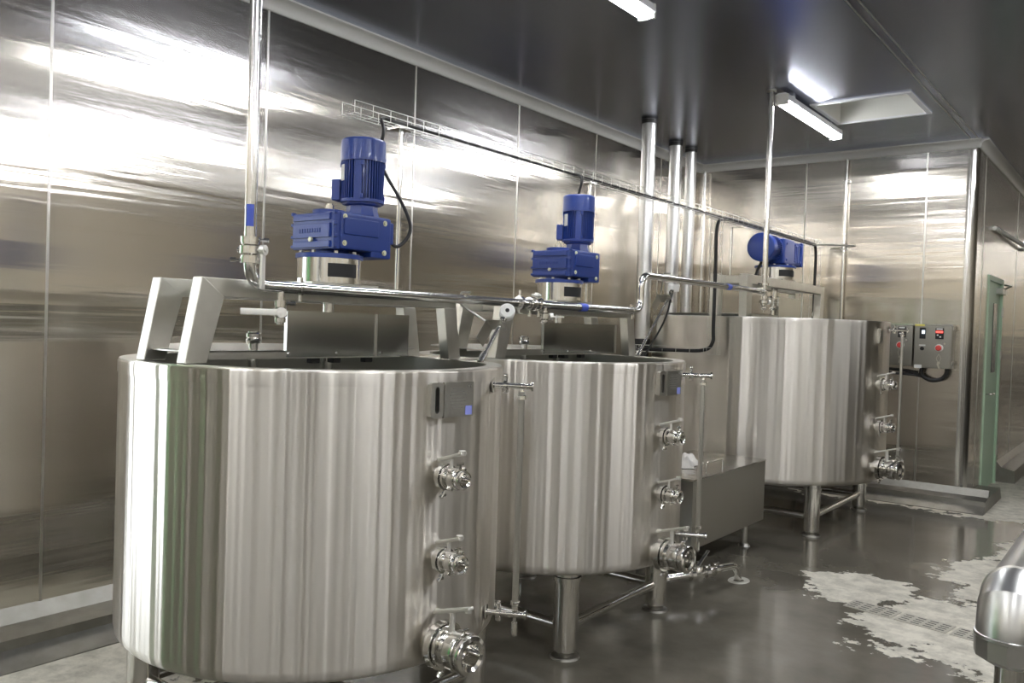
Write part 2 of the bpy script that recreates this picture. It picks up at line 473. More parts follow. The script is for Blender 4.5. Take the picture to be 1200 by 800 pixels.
# ------------------------------------------------------------------ tanks
def outlet_valve(parent, az, R, z, s, label=None):
    """clamped sampling valve: lathe along local x, radially out of the shell"""
    a = math.radians(az)
    loc = (R*math.cos(a), R*math.sin(a), z)
    bm = B()
    pf = [(-.03, .0), (-.03, .030), (.012, .030), (.012, .040), (.018, .042), (.024, .040), (.026, .031), (.036, .030), (.037, .043), (.046, .043), (.047, .034),
          (.058, .034), (.060, .038), (.064, .040), (.084, .040), (.088, .038), (.089, .033), (.096, .033), (.097, .039), (.103, .040), (.108, .038), (.110, .030), (.106, .024), (.07, .024), (.068, .0)]
    if s < 1.4:
        pf = [(x, r*.82 if x < .09 else r*.72) for x, r in pf]
    lathe(bm, [(x*s, r*s) for x, r in pf], 32, 'x')
    for i in range(4):   # notches of the union nut
        t = PI/4+PI/2*i
        c = Vector((.074*s, math.cos(t)*.036*s, math.sin(t)*.036*s))
        box(bm, c, (.018*s, .012*s, .012*s), Matrix.Rotation(t, 3, 'X'), .002)
    o = obj('outlet_valve', bm, M_POL, parent, loc, (0, 0, a))
    bm = B(); lathe(bm, [(.018*s, .043*s), (.018*s, .049*s), (.034*s, .049*s), (.034*s, .043*s)], 28, 'x', close=True) if s >= 1.4 else lathe(bm, [(.018*s, .033*s), (.018*s, .040*s), (.034*s, .040*s), (.034*s, .033*s)], 28, 'x', close=True)
    rr = .049*s if s >= 1.4 else .04*s
    cyl(bm, (.026*s, -.004, -rr), (.026*s, -.02, -rr-.022), .008, seg=10); box(bm, (.026*s, -.01, -rr-.014), (.014, .022, .012), None, .003)
    obj('clamp', bm, M_POL, o)
    bm = B()
    h = (.062 if s < 1.4 else .075)*s
    cyl(bm, (.05*s, 0, .03*s), (.05*s, 0, h-.004), .006*s, seg=12)
    tube(bm, [(-.004, .0, h-.016), (.02, 0, h-.012), (.05*s, 0, h-.008)], .0045, 8)
    box(bm, (.046*s, 0, h), (.118*s, .026, .011), Matrix.Rotation(math.radians(-17), 3, 'Y'), .003)
    cyl(bm, (.095*s, -.0, h+.012), (.095*s, 0, h+.026), .0115, seg=12)
    obj('handle', bm, M_HANDLE, o)
    bm = B(); cyl(bm, (.088*s, .0, .03*s), (.088*s, .0, .045*s), .005, seg=8); box(bm, (.088*s, 0, .046*s), (.008, .03, .01), None, .003)
    obj('wing_nut', bm, M_POL, o)
    return o

def level_gauge(parent, az, R, zt, zb):
    a = math.radians(az)
    bm = B(); off = .105
    cyl(bm, (off, 0, zb+.02), (off, 0, zt-.02), .0115, seg=16)
    g = obj('level_gauge', bm, M_SAT, parent, (R*math.cos(a), R*math.sin(a), 0), (0, 0, math.radians(28)))
    for z, s in ((zt, 1), (zb, -1)):
        bm = B()
        cyl(bm, (-.03, 0, 0), (off+.035, 0, 0), .0105, seg=16)
        lathe(bm, [(.0, .0), (.0, .026), (.004, .027), (.006, .0)], 24, 'x')
        lathe(bm, [(off+.035, 0), (off+.035, .017), (off+.042, .017), (off+.042, 0)], 20, 'x')
        lathe(bm, [(.04, .012), (.04, .019), (.052, .019), (.052, .012)], 20, 'x')
        cyl(bm, (.046, 0, 0), (.046, 0, .034), .007, seg=12); box(bm, (.046, 0, .036), (.014, .024, .012), None, .004)
        cyl(bm, (.046, 0, -.01), (.046, 0, -.026), .011, seg=12)
        lathe(bm, [(-.012*s, .0), (-.012*s, .009), (-.03*s, .011), (-.034*s, .016), (-.046*s, .017), (-.047*s, .011), (-.055*s, .010), (-.055*s, 0)], 20, 'z', (off, 0, 0))
        if s < 0:
            lathe(bm, [(-.01, .005), (-.026, .006), (-.03, .011), (-.07, .012), (-.078, .008), (-.08, 0)], 16, 'z', (off, 0, 0))
        else:
            cyl(bm, (off, 0, 0), (off, 0, -.01), .008, seg=12)
        obj('gauge_valve', bm, M_POL, g, (0, 0, z))
    return g

def arc_plate(bm, R, a0, a1, z0, z1, th, n=10):
    pts = []
    for i in range(n+1):
        a = a0+(a1-a0)*i/n; pts.append((R*math.cos(a), R*math.sin(a)))
    for i in range(n, -1, -1):
        a = a0+(a1-a0)*i/n; pts.append(((R+th)*math.cos(a), (R+th)*math.sin(a)))
    prism(bm, pts, 'z', z0, z1)

def nameplate(parent, az, R, z, w_, h, full=True):
    """bracket with an oval slot and a data plate, tangent to the shell"""
    a = math.radians(az)
    bm = B()
    # slotted holder: ring around an oval
    n = 20; oval = []; outer = []
    hw, hh = .012, .043
    for i in range(n):
        t = 2*PI*i/n
        oval.append((hw*.75*math.cos(t), (hh-hw)*(1 if math.sin(t) > 0 else -1)+hw*math.sin(t)))
    vs_o, vs_i = [], []
    for i in range(n):
        y, zz = oval[i]
        k_ = 1.9
        oy = max(-.026, min(.026, y*4)); oz = max(-h/2, min(h/2, zz*1.35))
        vs_i.append((y, zz)); vs_o.append((oy, oz))
    for x in (.0, .012):
        pass
    Ai = [bm.verts.new((.020, y, q)) for y, q in vs_i]; Ao = [bm.verts.new((.020, y, q)) for y, q in vs_o]
    Bi = [bm.verts.new((.004, y*.9, q)) for y, q in vs_i]; Bo = [bm.verts.new((-.012, y, q)) for y, q in vs_o]
    for i in range(n):
        j = (i+1) % n
        bm.faces.new((Ai[i], Ai[j], Ao[j], Ao[i])); bm.faces.new((Ai[j], Ai[i], Bi[i], Bi[j])); bm.faces.new((Ao[i], Ao[j], Bo[j], Bo[i]))
    o = obj('plate_holder', bm, M_SAT, parent, (R*math.cos(a), R*math.sin(a), z), (0, 0, a))
    bm = B(); box(bm, (.003, 0, 0), (.002, .018, .084)); obj('sight_slot', bm, M_BLACK, o)
    if full:
        bm = B(); boxr(bm, .014, .024, .026, .032, -h/2, h/2); boxr(bm, .014, .018, .032, .032+w_, -h/2, h/2)
        # engraved lines of small type
        p = obj('data_plate', bm, M_SAT, parent, (R*math.cos(a), R*math.sin(a), z), (0, 0, a+math.radians(3)))
        bm = B(); box(bm, (.0186, .032+w_-.022, -h/2+.02), (.0008, .030, .030)); q = obj('sticker', bm, M_PALEBLUE, p); q['label'] = 'pale blue square sticker on the data plate'
        bm = B()
        for i in range(7):
            ww = (.05, .07, .08, .06, .075, .065, .05)[i]
            box(bm, (.0184, .032+w_*.45, h/2-.022-i*.0105), (.0006, ww*.9, .0022))
        obj('engraving', bm, plain('engraving_%s' % p.name, (.28, .28, .26), .5), p)
        text('ce_mark', 'CE', .016, plain('ce_%s' % p.name, (.25, .25, .23), .5), p, (.0185, .032+w_-.02, h/2-.016), (PI/2, 0, PI/2))

def make_tank(label, cx_, cy_, R, rim, bot, a, bx, beam, dims, gz, vz, az_v, az_n, az_g, nt_full, kind):
    t = thing('mixing_tank', label, 'tank', (cx_, cy_, 0), group='jacketed mixing tanks in a row')
    th = .062
    bm = B()
    lathe(bm, [(bot-.012, 0), (bot-.012, R*.8), (bot-.006, R-.06), (bot+.006, R-.02), (bot+.022, R-.006), (bot+.05, R), (bot+.3, R), (rim-.3, R), (rim-.048, R), (rim-.044, R+.003), (rim-.006, R+.003), (rim-.001, R)], 192)
    s = obj('shell', bm, M_TANK, t, ang=50)
    bm = B(); lathe(bm, [(rim-.002, R-.001), (rim+.003, R-.002), (rim+.003, R-th+.002), (rim-.003, R-th)], 160)
    obj('rim', bm, M_RIM, t)
    bm = B(); lathe(bm, [(rim-.001, R-th), (bot+.12, R-th), (bot+.06, R-th-.05), (bot+.05, 0)], 96); obj('inner_wall', bm, M_INNER, t, ang=60)
    lr = .058
    for sx, sy in ((1, -1), (1, 1), (-1, 1), (-1, -1)):
        bm = B(); cyl(bm, (sx*a, sy*a, .035), (sx*a, sy*a, bot+.01), lr, seg=32); lathe(bm, [(bot-.03, lr), (bot-.03, lr+.008), (bot-.01, lr+.008)], 32, 'z', (sx*a, sy*a, 0))
        l = obj('leg', bm, M_PIPE, t)
        bm = B(); cyl(bm, (sx*a, sy*a, .010), (sx*a, sy*a, .055), lr*.72, seg=24); cyl(bm, (sx*a, sy*a, 0), (sx*a, sy*a, .010), lr+.012, lr+.006, seg=32)
        obj('foot', bm, M_CURB, l)
    zr = .14
    for p0, p1 in (((a, -a), (a, a)), ((-a, -a), (-a, a)), ((-a, -a), (a, -a)), ((-a, a), (a, a))):
        bm = B(); v = Vector((p1[0]-p0[0], p1[1]-p0[1], 0)).normalized()*(lr-.01)
        cyl(bm, (p0[0]+v.x, p0[1]+v.y, zr), (p1[0]-v.x, p1[1]-v.y, zr), .024, seg=20); obj('cross_rail', bm, M_PIPE, t)
    # bridge: two beams on inclined legs standing on the rim
    zt, zb, y0, y1, bw, lw, tilt0, tilt1 = beam
    for x in bx:
        bm = B(); boxr(bm, x-bw/2, x+bw/2, y0, y1, zb, zt, .004); obj('bridge_beam', bm, M_BEAM, t)
        ex = math.sqrt((R-.035)**2-x*x)
        for s, ys, tl in ((-1, y0, tilt0), (1, y1, tilt1)):
            bm = B()
            yb_ = s*min(ex, abs(tl))
            # box-section leg: parallelogram in y,z mitred into the beam end
            o0, i0 = yb_, yb_-s*lw
            pts = [(o0, rim+.004), (i0, rim+.004), (ys-s*lw*1.05, zb), (ys-s*lw*.05, zt+.001), (ys+s*.002, zt+.001)]
            if s > 0: pts = [(o0, rim+.004), (i0, rim+.004), (ys-lw*1.0, zb+.002), (ys-.0, zb+.002)]
            prism(bm, pts, 'x', x-bw/2-.0015, x+bw/2+.0015)
            obj('bridge_leg', bm, M_BEAM, t, bev=.003)
    for q in (y0+.14, y1-.10):
        bm = B(); boxr(bm, bx[0]+bw/2-.002, bx[1]-bw/2+.002, q, q+.05, zb+.01, zt-.003); obj('cross_member', bm, M_BEAM, t)
    bm = B(); boxr(bm, bx[0]-.02, bx[1]+.02, dims['dy']-.16, dims['dy']+.16, zt, zt+.012); obj('mounting_plate', bm, M_BEAM, t)
    # half lid with turned-down edge and bent splash hood
    hx = dims['hx']
    bm = B()
    ri = R-th-.004
    yy = math.sqrt(ri*ri-hx*hx)
    aa0 = math.atan2(yy, hx); n = 20
    pts = [(hx, -yy*.96)] + [(hx, yy*.5), (hx-.06, yy*.62)] + [(ri*math.cos(q), ri*math.sin(q)) for q in [aa0+.35+(2*PI-2*aa0-.35)*i/n for i in range(n+1)]]
    prism(bm, pts, 'z', rim-.006+dims['lz'], rim-.002+dims['lz'])
    boxr(bm, hx-.004, hx, -yy*.96, yy*.5, rim-.03+dims['lz'], rim-.002+dims['lz'])
    l = obj('lid', bm, M_SAT, t)
    for q in (-.24, -.02, .2):
        bm = B(); cyl(bm, (hx-.002, q, rim-.012+dims['lz']), (hx+.008, q, rim-.012+dims['lz']), .006, seg=10); obj('screw', bm, M_POL, l)
    for q in (-.1, .0, .16):
        bm = B(); boxr(bm, hx-.05, hx-.02, q-.02, q+.02, rim-.05+dims['lz'], rim-.006+dims['lz'], .004); obj('stop_block', bm, M_BLACK, l)
    h0, hb, h1, ht = dims['hood']
    bm = B()
    zl, zh = rim-.005+dims['lz'], ht
    x0, x1 = hx-.055, hx+.003
    # folded sheet with narrow returned edges; it bends slightly at hb
    boxr(bm, x1-.004, x1, h0, h1, zl-.02, zh)
    boxr(bm, x1-.016, x1-.004, h0, h0+.003, zl, zh); boxr(bm, x1-.016, x1-.004, h1-.003, h1, zl, zh)
    boxr(bm, x1-.03, x1+.001, h0, h1, zh-.003, zh)
    o = obj('splash_hood', bm, M_HOOD, t)
    bm = B(); boxr(bm, x1-.001, x1+.005, hb-.004, hb+.004, zl-.02, zh); obj('corner_strip', bm, M_SAT, o)
    # clamp post at the end of the lid
    bm = B(); yp = -.37
    cyl(bm, (hx-.02, yp, rim-.08), (hx-.02, yp, rim+.07), .016, seg=20)
    lathe(bm, [(.010, .0), (.010, .024), (.02, .026), (.026, .022), (.03, .022), (.032, .026), (.042, .026), (.046, .020), (.05, .02), (.05, 0)], 24, 'z', (hx-.02, yp, rim+.058))
    obj('clamped_port', bm, M_POL, t)
    for z, s in zip(vz, (1.08, 1.08, 1.6)) : outlet_valve(t, az_v, R, z, s if kind < 3 else s*1.15)
    level_gauge(t, az_g, R, *gz)
    nameplate(t, az_n, R, dims['nz'], .13, .115, nt_full)
    return t

X1, Y1, Y2, R12, RIM, BOT, LA = -2.531, 2.105, 3.641, .695, 1.344, .383, .4345
X3, Y3, R3, RIM3, BOT3, LA3 = -2.6485, 7.02, .96, 1.62, .374, .634
bd = (1.622, 1.562, -.595, .612, .048, .076, .655, .655)
tank1 = make_tank('large brushed steel mixing tank nearest the viewer, with bright vertical streaks', X1, Y1, R12, RIM, BOT, LA, (-.12, .12), bd,
          dict(dy=.0, hx=.12, lz=.045, hood=(-.25, .17, .35, 1.527), nz=1.252), (1.285, .47), (1.005, .735, .462), -5.5, -8.5, 21, True, 1)
tank2 = make_tank('brushed steel mixing tank in the middle of the row, behind the nearest tank', X1, Y2, R12, RIM, BOT, LA, (-.12, .12), bd,
          dict(dy=.0, hx=.12, lz=.045, hood=(-.24, .45, .44, 1.52), nz=1.252), (1.285, .50), (1.005, .733, .455), -5.5, -7.5, 13, True, 2)
tank3 = make_tank('tallest and widest steel mixing tank at the far end of the row', X3, Y3, R3, RIM3, BOT3, LA3, (-.085, .15), (1.945, 1.875, -.92, .93, .06, .1, .93, .93),
          dict(dy=.02, hx=.2, lz=.03, hood=(-.3, .25, .3, 1.80), nz=1.51), (1.56, .53), (1.14, .815, .50), -9.5, -10, 3, False, 3)

# ------------------------------------------------------------------ agitator drives
def motor_parts(root, loc, rot, r, L_, tb_ang=PI, plate=True):
    """motor along local z from 0 to L_"""
    bm = B()
    lathe(bm, [(0, 0), (0, r*1.02), (.012, r*1.02), (.014, r*.86), (.03, r*.86)], 40)
    lathe(bm, [(.012, r*.86), (L_*.66, r*.86), (L_*.66, 0)], 40)
    for i in range(44):
        a = 2*PI*i/44
        if abs(((a-math.radians(-55)+PI) % (2*PI))-PI) < .17: continue
        box(bm, (math.cos(a)*r*.9, math.sin(a)*r*.9, L_*.35), (r*.2, .0028, L_*.62), Matrix.Rotation(a, 3, 'Z'))
    a = math.radians(-55)
    box(bm, (math.cos(a)*r*.9, math.sin(a)*r*.9, L_*.35), (r*.16, r*.36, L_*.62), Matrix.Rotation(a, 3, 'Z'), .002)
    for q in (0, 1, 2, 3):
        a = PI/4+q*PI/2
        for z in (L_*.08, L_*.6): box(bm, (math.cos(a)*r*.98, math.sin(a)*r*.98, z), (.012, .014, .02), Matrix.Rotation(a, 3, 'Z'), .002)
    m = obj('motor', bm, M_BLUE, root, loc, rot, ang=30)
    bm = B()
    z0 = L_*.645
    lathe(bm, [(z0, r*.9), (z0, r*1.045), (L_*.955, r*1.045), (L_*.985, r*1.01), (L_, r*.93), (L_+.004, r*.5), (L_+.004, 0)], 48)
    for i in range(3):
        a = math.radians(-75+i*60); cyl(bm, (math.cos(a)*r*1.03, math.sin(a)*r*1.03, z0+.015), (math.cos(a)*r*1.07, math.sin(a)*r*1.07, z0+.015), .005, seg=8)
    obj('fan_cover', bm, M_BLUE, m, ang=40)
    if tb_ang is not None:
        bm = B(); a = tb_ang
        box(bm, (math.cos(a)*r*1.17, math.sin(a)*r*1.17, L_*.2), (r*.42, r*.9, L_*.33), Matrix.Rotation(a, 3, 'Z'), .004)
        obj('terminal_box', bm, M_BLUE, m)
    if plate:
        bm = B(); a = math.radians(-110); arc_plate(bm, r*1.0, a-.16, a+.16, L_*.33, L_*.58, .002, 4); obj('data_plate', bm, M_PAPER, m)
    return m

def bolt_heads(root, pts, axis, r=.009, m=M_BOLT, parent=None):
    for p in pts:
        bm = B()
        d = {'x': Vector((1, 0, 0)), 'y': Vector((0, -1, 0)), 'z': Vector((0, 0, 1))}[axis]
        p = Vector(p); cyl(bm, p-d*.004, p+d*.006, r, seg=6); cyl(bm, p-d*.002, p+d*.002, r*1.5, seg=16)
        obj('bolt', bm, m, parent or root)

def pedestal(t, r, h, zf, label_az, sc=1.):
    bm = B(); lathe(bm, [(.0, 0), (.0, r), (h, r), (h, 0)], 64)
    p = obj('pedestal', bm, M_PIPE, t, ang=40)
    bm = B(); a = math.radians(label_az); arc_plate(bm, r+.0005, a-.5, a+.5, h*.24, h*.78, .002, 12)
    q = obj('label', bm, M_LABEL, p); q['label'] = 'black blank label on the steel pedestal'
    bm = B(); lathe(bm, [(h, 0), (h, r*1.06), (h+.016, r*1.06), (h+.018, r*1.0), (h+.02, r*.62), (h+zf, r*.6), (h+zf, 0)], 48); f = obj('flange', bm, M_BLUE, t)
    for i in range(8):
        a = 2*PI*i/8+.3; bm = B(); cyl(bm, (math.cos(a)*r*.9, math.sin(a)*r*.9, h+.014), (math.cos(a)*r*.9, math.sin(a)*r*.9, h+.027), .008, seg=6); obj('bolt', bm, M_SAT, f)
    bm = B(); cyl(bm, (0, 0, -.98), (0, 0, .0), .022*sc, seg=20); obj('shaft', bm, M_POL, t)
    bm = B()
    for s in (-1, 1):
        box(bm, (s*.16, 0, -.9), (.3, .012, .07), Matrix.Rotation(.5*s, 3, 'X'), .002)
    lathe(bm, [(-.94, .0), (-.94, .036), (-.86, .036), (-.86, .0)], 20)
    obj('impeller', bm, M_SAT, t)

def agitator_upright(label, x, y, z):
    t = thing('agitator_drive', label, 'motor', (x, y, z), group='blue agitator drives on the tank bridges')
    pedestal(t, .118, .092, .045, -14)
    bm = B(); g0, g1 = .125, .262
    boxr(bm, -.095, .122, -.055, .20, g0, g1, .010)
    boxr(bm, -.075, .10, .19, .235, g0+.04, g1-.012, .006)
    boxr(bm, -.06, .118, .10, .205, g0-.02, g0+.04, .008)
    boxr(bm, .118, .128, -.04, .13, g0+.055, g1-.02, .004)
    lathe(bm, [(g1-.004, 0), (g1-.004, .062), (g1+.014, .062), (g1+.016, .058), (g1+.016, 0)], 40, 'z', (-.02, .01, 0))
    lathe(bm, [(g1-.004, 0), (g1-.004, .068), (g1+.012, .066), (g1+.03, .060), (g1+.045, .060), (g1+.05, .075), (g1+.058, .076), (g1+.058, 0)], 8, 'z', (.012, .145, 0))
    g = obj('gearbox', bm, M_BLUE, t, ang=30)
    # ribbed end cover
    bm = B(); boxr(bm, -.118, .118, -.082, -.052, g0-.002, g1-.004, .005)
    for z0_, z1_ in ((g0+.004, g0+.028), (g0+.040, g0+.092), (g0+.104, g0+.128)):
        boxr(bm, -.108, .100, -.090, -.080, z0_, z1_, .003)
    for i in range(4):
        for zz in (g0+.004, g0+.04, g0+.085, g0+.126):
            if i in (0, 3): boxr(bm, (-.124, 0, 0, .112)[i], (-.112, 0, 0, .124)[i], -.086, -.07, zz, zz+.012, .002)
    for i in range(9): boxr(bm, -.07+i*.014, -.062+i*.014, -.0925, -.089, g0+.058, g0+.074)
    c = obj('gear_cover', bm, M_BLUE, g)
    bm = B(); cyl(bm, (-.0, -.088, g0+.034), (-.0, -.097, g0+.034), .009, seg=6); obj('drain_plug', bm, M_BOLT, c)
    bolt_heads(t, [(.121, -.035, g0+.022), (.121, -.035, g1-.018), (.121, .165, g0+.002), (.121, .165, g1-.022)], 'x', .007, M_BOLT, g)
    bm = B(); cyl(bm, (-.02, .01, g1+.012), (-.02, .01, g1+.036), .017, seg=20); cyl(bm, (-.02, .01, g1+.036), (-.02, .01, g1+.042), .012, seg=20); obj('shaft_end', bm, M_POL, g)
    motor_parts(t, (.012, .145, g1+.058), (0, 0, 0), .082, .245, math.radians(-150))
    return t
agitator_upright('blue upright gear motor on a steel drum above the nearest tank', X1+.04, Y1+.0, 1.634)
agitator_upright('blue upright gear motor on a steel drum above the middle tank', X1+.04, Y2+.0, 1.634)

t = thing('agitator_drive', 'blue horizontal gear motor above the far tall tank, crossed by a vertical pipe', 'motor', (X3+.04, Y3+.03, 1.957), group='blue agitator drives on the tank bridges')
pedestal(t, .16, .10, .04, -30, 1.2)
bm = B(); g0, g1 = .135, .34
boxr(bm, -.11, .11, .12, .30, g0, g1-.01, .01); boxr(bm, -.1, .12, -.12, .13, g0-.01, g1-.0, .02)
lathe(bm, [(-.15, 0), (-.15, .085), (-.13, .098), (-.05, .10), (-.05, 0)], 36, 'y', (0, 0, .25))
for q in (.15, .185, .22): boxr(bm, .10, .116, q, q+.015, g0+.02, g1-.04, .003)
lathe(bm, [(g1-.01, .03), (g1+.005, .032), (g1+.006, .025), (g1+.006, 0)], 20, 'z', (.02, 0, 0))
g = obj('gearbox', bm, M_BLUE, t, ang=30)
bm = B(); boxr(bm, -.115, .125, .295, .33, g0-.005, g1-.005, .006); obj('gear_cover', bm, M_BLUE, g)
bolt_heads(t, [(.118, .14, g0+.03), (.118, .14, g1-.035), (.118, .27, g0+.03), (.118, .27, g1-.035), (.121, -.07, g0+.03), (.121, -.07, g1-.04)], 'x', .009, M_BLUE, g)
motor_parts(t, (0, -.14, .25), (PI/2, 0, 0), .112, .21, None, False)

# ------------------------------------------------------------------ supply pipe
def ferrule(bm, p, axis, r, w=.012):
    lathe(bm, [(-w, r), (-w*.8, r*1.45), (w*.8, r*1.45), (w, r)], 24, axis, p)

def clamp_at(parent, p, axis, r, wing=(0, -1, 0)):
    bm = B(); lathe(bm, [(-.009, r*1.1), (-.009, r*1.62), (.009, r*1.62), (.009, r*1.1)], 28, axis, p, close=True)
    wv = Vector(wing).normalized(); P = Vector(p)
    cyl(bm, P+wv*r*1.5, P+wv*(r*1.5+.03), .004, seg=8); cyl(bm, P+wv*(r*1.5+.012), P+wv*(r*1.5+.03), .008, seg=8)
    return obj('clamp', bm, M_POL, parent)

def butterfly(parent, p, axis, r, hdir, hl=.11, hdrop=None):
    """valve body on a pipe with a bar handle; hdir: unit vector of the stem, hdrop: direction of the bar"""
    p = Vector(p); hd = Vector(hdir); db = Vector(hdrop)
    bm = B()
    lathe(bm, [(-.026, r), (-.026, r*1.5), (-.018, r*1.5), (-.016, r*1.2), (-.012, r*1.75), (.012, r*1.75), (.016, r*1.2), (.018, r*1.5), (.026, r*1.5), (.026, r)], 28, axis, p)
    cyl(bm, p, p+hd*(r*2.4), .010, seg=14)
    cyl(bm, p-hd*(r*1.6), p-hd*(r*2.1), .009, seg=12)
    v = obj('butterfly_valve', bm, M_POL, parent)
    bm = B()
    q = p+hd*(r*2.3)
    cyl(bm, q-hd*.004, q+hd*.012, .017, seg=20); cyl(bm, q+hd*.012, q+hd*.016, .007, seg=6)
    u = db.normalized(); sidev = hd.cross(u)
    R_ = Matrix((u, sidev, hd)).transposed()
    box(bm, q+u*(hl/2)+hd*.003, (hl, .022, .010), R_, .003)
    obj('handle', bm, M_HANDLE, v)
    return v

PX, PZ, PR = -2.33, 1.603, .0195
PY0, PY1, PY2 = 1.64, 4.225, 6.09
pipe = thing('supply_pipe', 'polished steel supply pipe running over the tanks with two vertical risers', 'pipe', (PX, PY0, 0), group=None)
def rel(p): return (p[0]-PX, p[1]-PY0, p[2])
bm = B()
tube(bm, round_path([rel((PX, PY0, ZC)), rel((PX, PY0, PZ)), rel((PX, PY1, PZ)), rel((PX, PY1, PZ+.205)), rel((PX, PY2, PZ+.205))], .075, 10), PR, 20)
cyl(bm, rel((PX, PY2, PZ+.13)), rel((PX, PY2, ZC)), PR, seg=20)
obj('pipe_run', bm, M_PIPE, pipe, ang=60)
bm = B(); lathe(bm, [(ZC-.008, PR), (ZC-.008, .034), (ZC, .034)], 24, 'z', rel((PX, PY0, 0))); lathe(bm, [(ZC-.008, PR), (ZC-.008, .034), (ZC, .034)], 24, 'z', rel((PX, PY2, 0)))
obj('ceiling_collar', bm, M_SAT, pipe)
# riser valve and drain valve by the near elbow
bv = butterfly(pipe, rel((PX, PY0, 1.715)), 'z', PR, (.92, .39, 0), .125, (.0, .0, -1))
clamp_at(pipe, rel((PX, PY0, 1.748)), 'z', PR, (.6, .8, 0)); clamp_at(pipe, rel((PX, PY0, 1.682)), 'z', PR, (-.6, -.8, 0))
bm = B(); arc_plate(bm, PR+.0004, -1.3, -.1, 1.79, 1.86, .0012, 6); q = obj('label', bm, M_LBLUE, pipe); q['label'] = 'blue label wrapped on the near riser'
dy_ = 1.765-PY0
bm = B(); cyl(bm, (0, dy_, PZ-.005), (0, dy_, PZ-.125), .0125, seg=16); lathe(bm, [(PZ-.045, .012), (PZ-.048, .021), (PZ-.058, .021), (PZ-.061, .012)], 20, 'z', (0, dy_, 0)); lathe(bm, [(PZ-.105, .012), (PZ-.108, .019), (PZ-.118, .019), (PZ-.121, 0)], 20, 'z', (0, dy_, 0))
obj('drain_branch', bm, M_POL, pipe)
clamp_at(pipe, (0, dy_, PZ-.053), 'z', .013, (.5, .85, 0))
butterfly(pipe, (0, dy_, PZ-.085), 'z', .013, (.86, -.5, 0), .13, (-.5, -.86, 0))
# branch valve over the middle tank
yv = 3.29-PY0
bm = B(); cyl(bm, (0, yv, PZ), (0, yv, PZ-.09), .0125, seg=16); lathe(bm, [(PZ-.07, .012), (PZ-.073, .02), (PZ-.083, .02), (PZ-.095, .0)], 20, 'z', (0, yv, 0)); obj('drain_branch', bm, M_POL, pipe)
butterfly(pipe, (0, yv, PZ-.055), 'z', .013, (.55, .83, 0), .08, (.3, 1, 0))
clamp_at(pipe, (0, yv-.05, PZ), 'y', PR, (0, 0, -1)); clamp_at(pipe, (0, yv-.12, PZ), 'y', PR, (0, 0, -1)); clamp_at(pipe, (0, yv-.2, PZ), 'y', PR, (0, 0, 1))
butterfly(pipe, (0, yv-.085, PZ), 'y', PR*.9, (.4, 0, .9), .05, (.2, -1, 0))
# valve cluster at the far riser
yq = PY2-PY0; zq = PZ+.205
clamp_at(pipe, (0, yq, zq+.055), 'z', PR, (-.5, -1, 0)); clamp_at(pipe, (0, yq-.05, zq), 'y', PR, (0, 0, -1)); clamp_at(pipe, (0, yq, zq-.04), 'z', PR, (1, .3, 0))
butterfly(pipe, (0, yq, zq-.075), 'z', PR*.9, (.55, .83, 0), .1, (.5, .8, 0))
bm = B(); lathe(bm, [(zq-.1, .015), (zq-.11, .024), (zq-.12, .024), (zq-.135, .008), (zq-.15, .008), (zq-.15, 0)], 20, 'z', (0, yq, 0)); obj('end_cap', bm, M_POL, pipe)
# clips holding the pipe to the bridge beams
for y, m_ in ((1.845, 1), (3.09, 1), (4.13, 1)):
    bm = B(); boxr(bm, -.01, .01, y-PY0-.006, y-PY0+.006, PZ+PR-.002, PZ+PR+.018, .002); lathe(bm, [(-.007, PR), (-.007, PR+.004), (.007, PR+.004), (.007, PR)], 24, 'y', (0, y-PY0, PZ), close=True)
    boxr(bm, -.056, -.015, y-PY0-.006, y-PY0+.006, PZ-.012, PZ+.004); cyl(bm, (0, y-PY0, PZ-.022), (0, y-PY0, PZ-.045), .007, seg=6)
    obj('pipe_clip', bm, M_POL, pipe)
for y in (3.62, 5.43):
    bm = B(); lathe(bm, [(-.03, PR+.0004), (-.03, PR+.0016), (.03, PR+.0016), (.03, PR+.0004)], 20, 'y', (0, y-PY0, PZ if y < 4 else PZ+.205), close=True)
    q = obj('label', bm, M_LBLUE, pipe); q['label'] = 'small blue tape round the pipe'

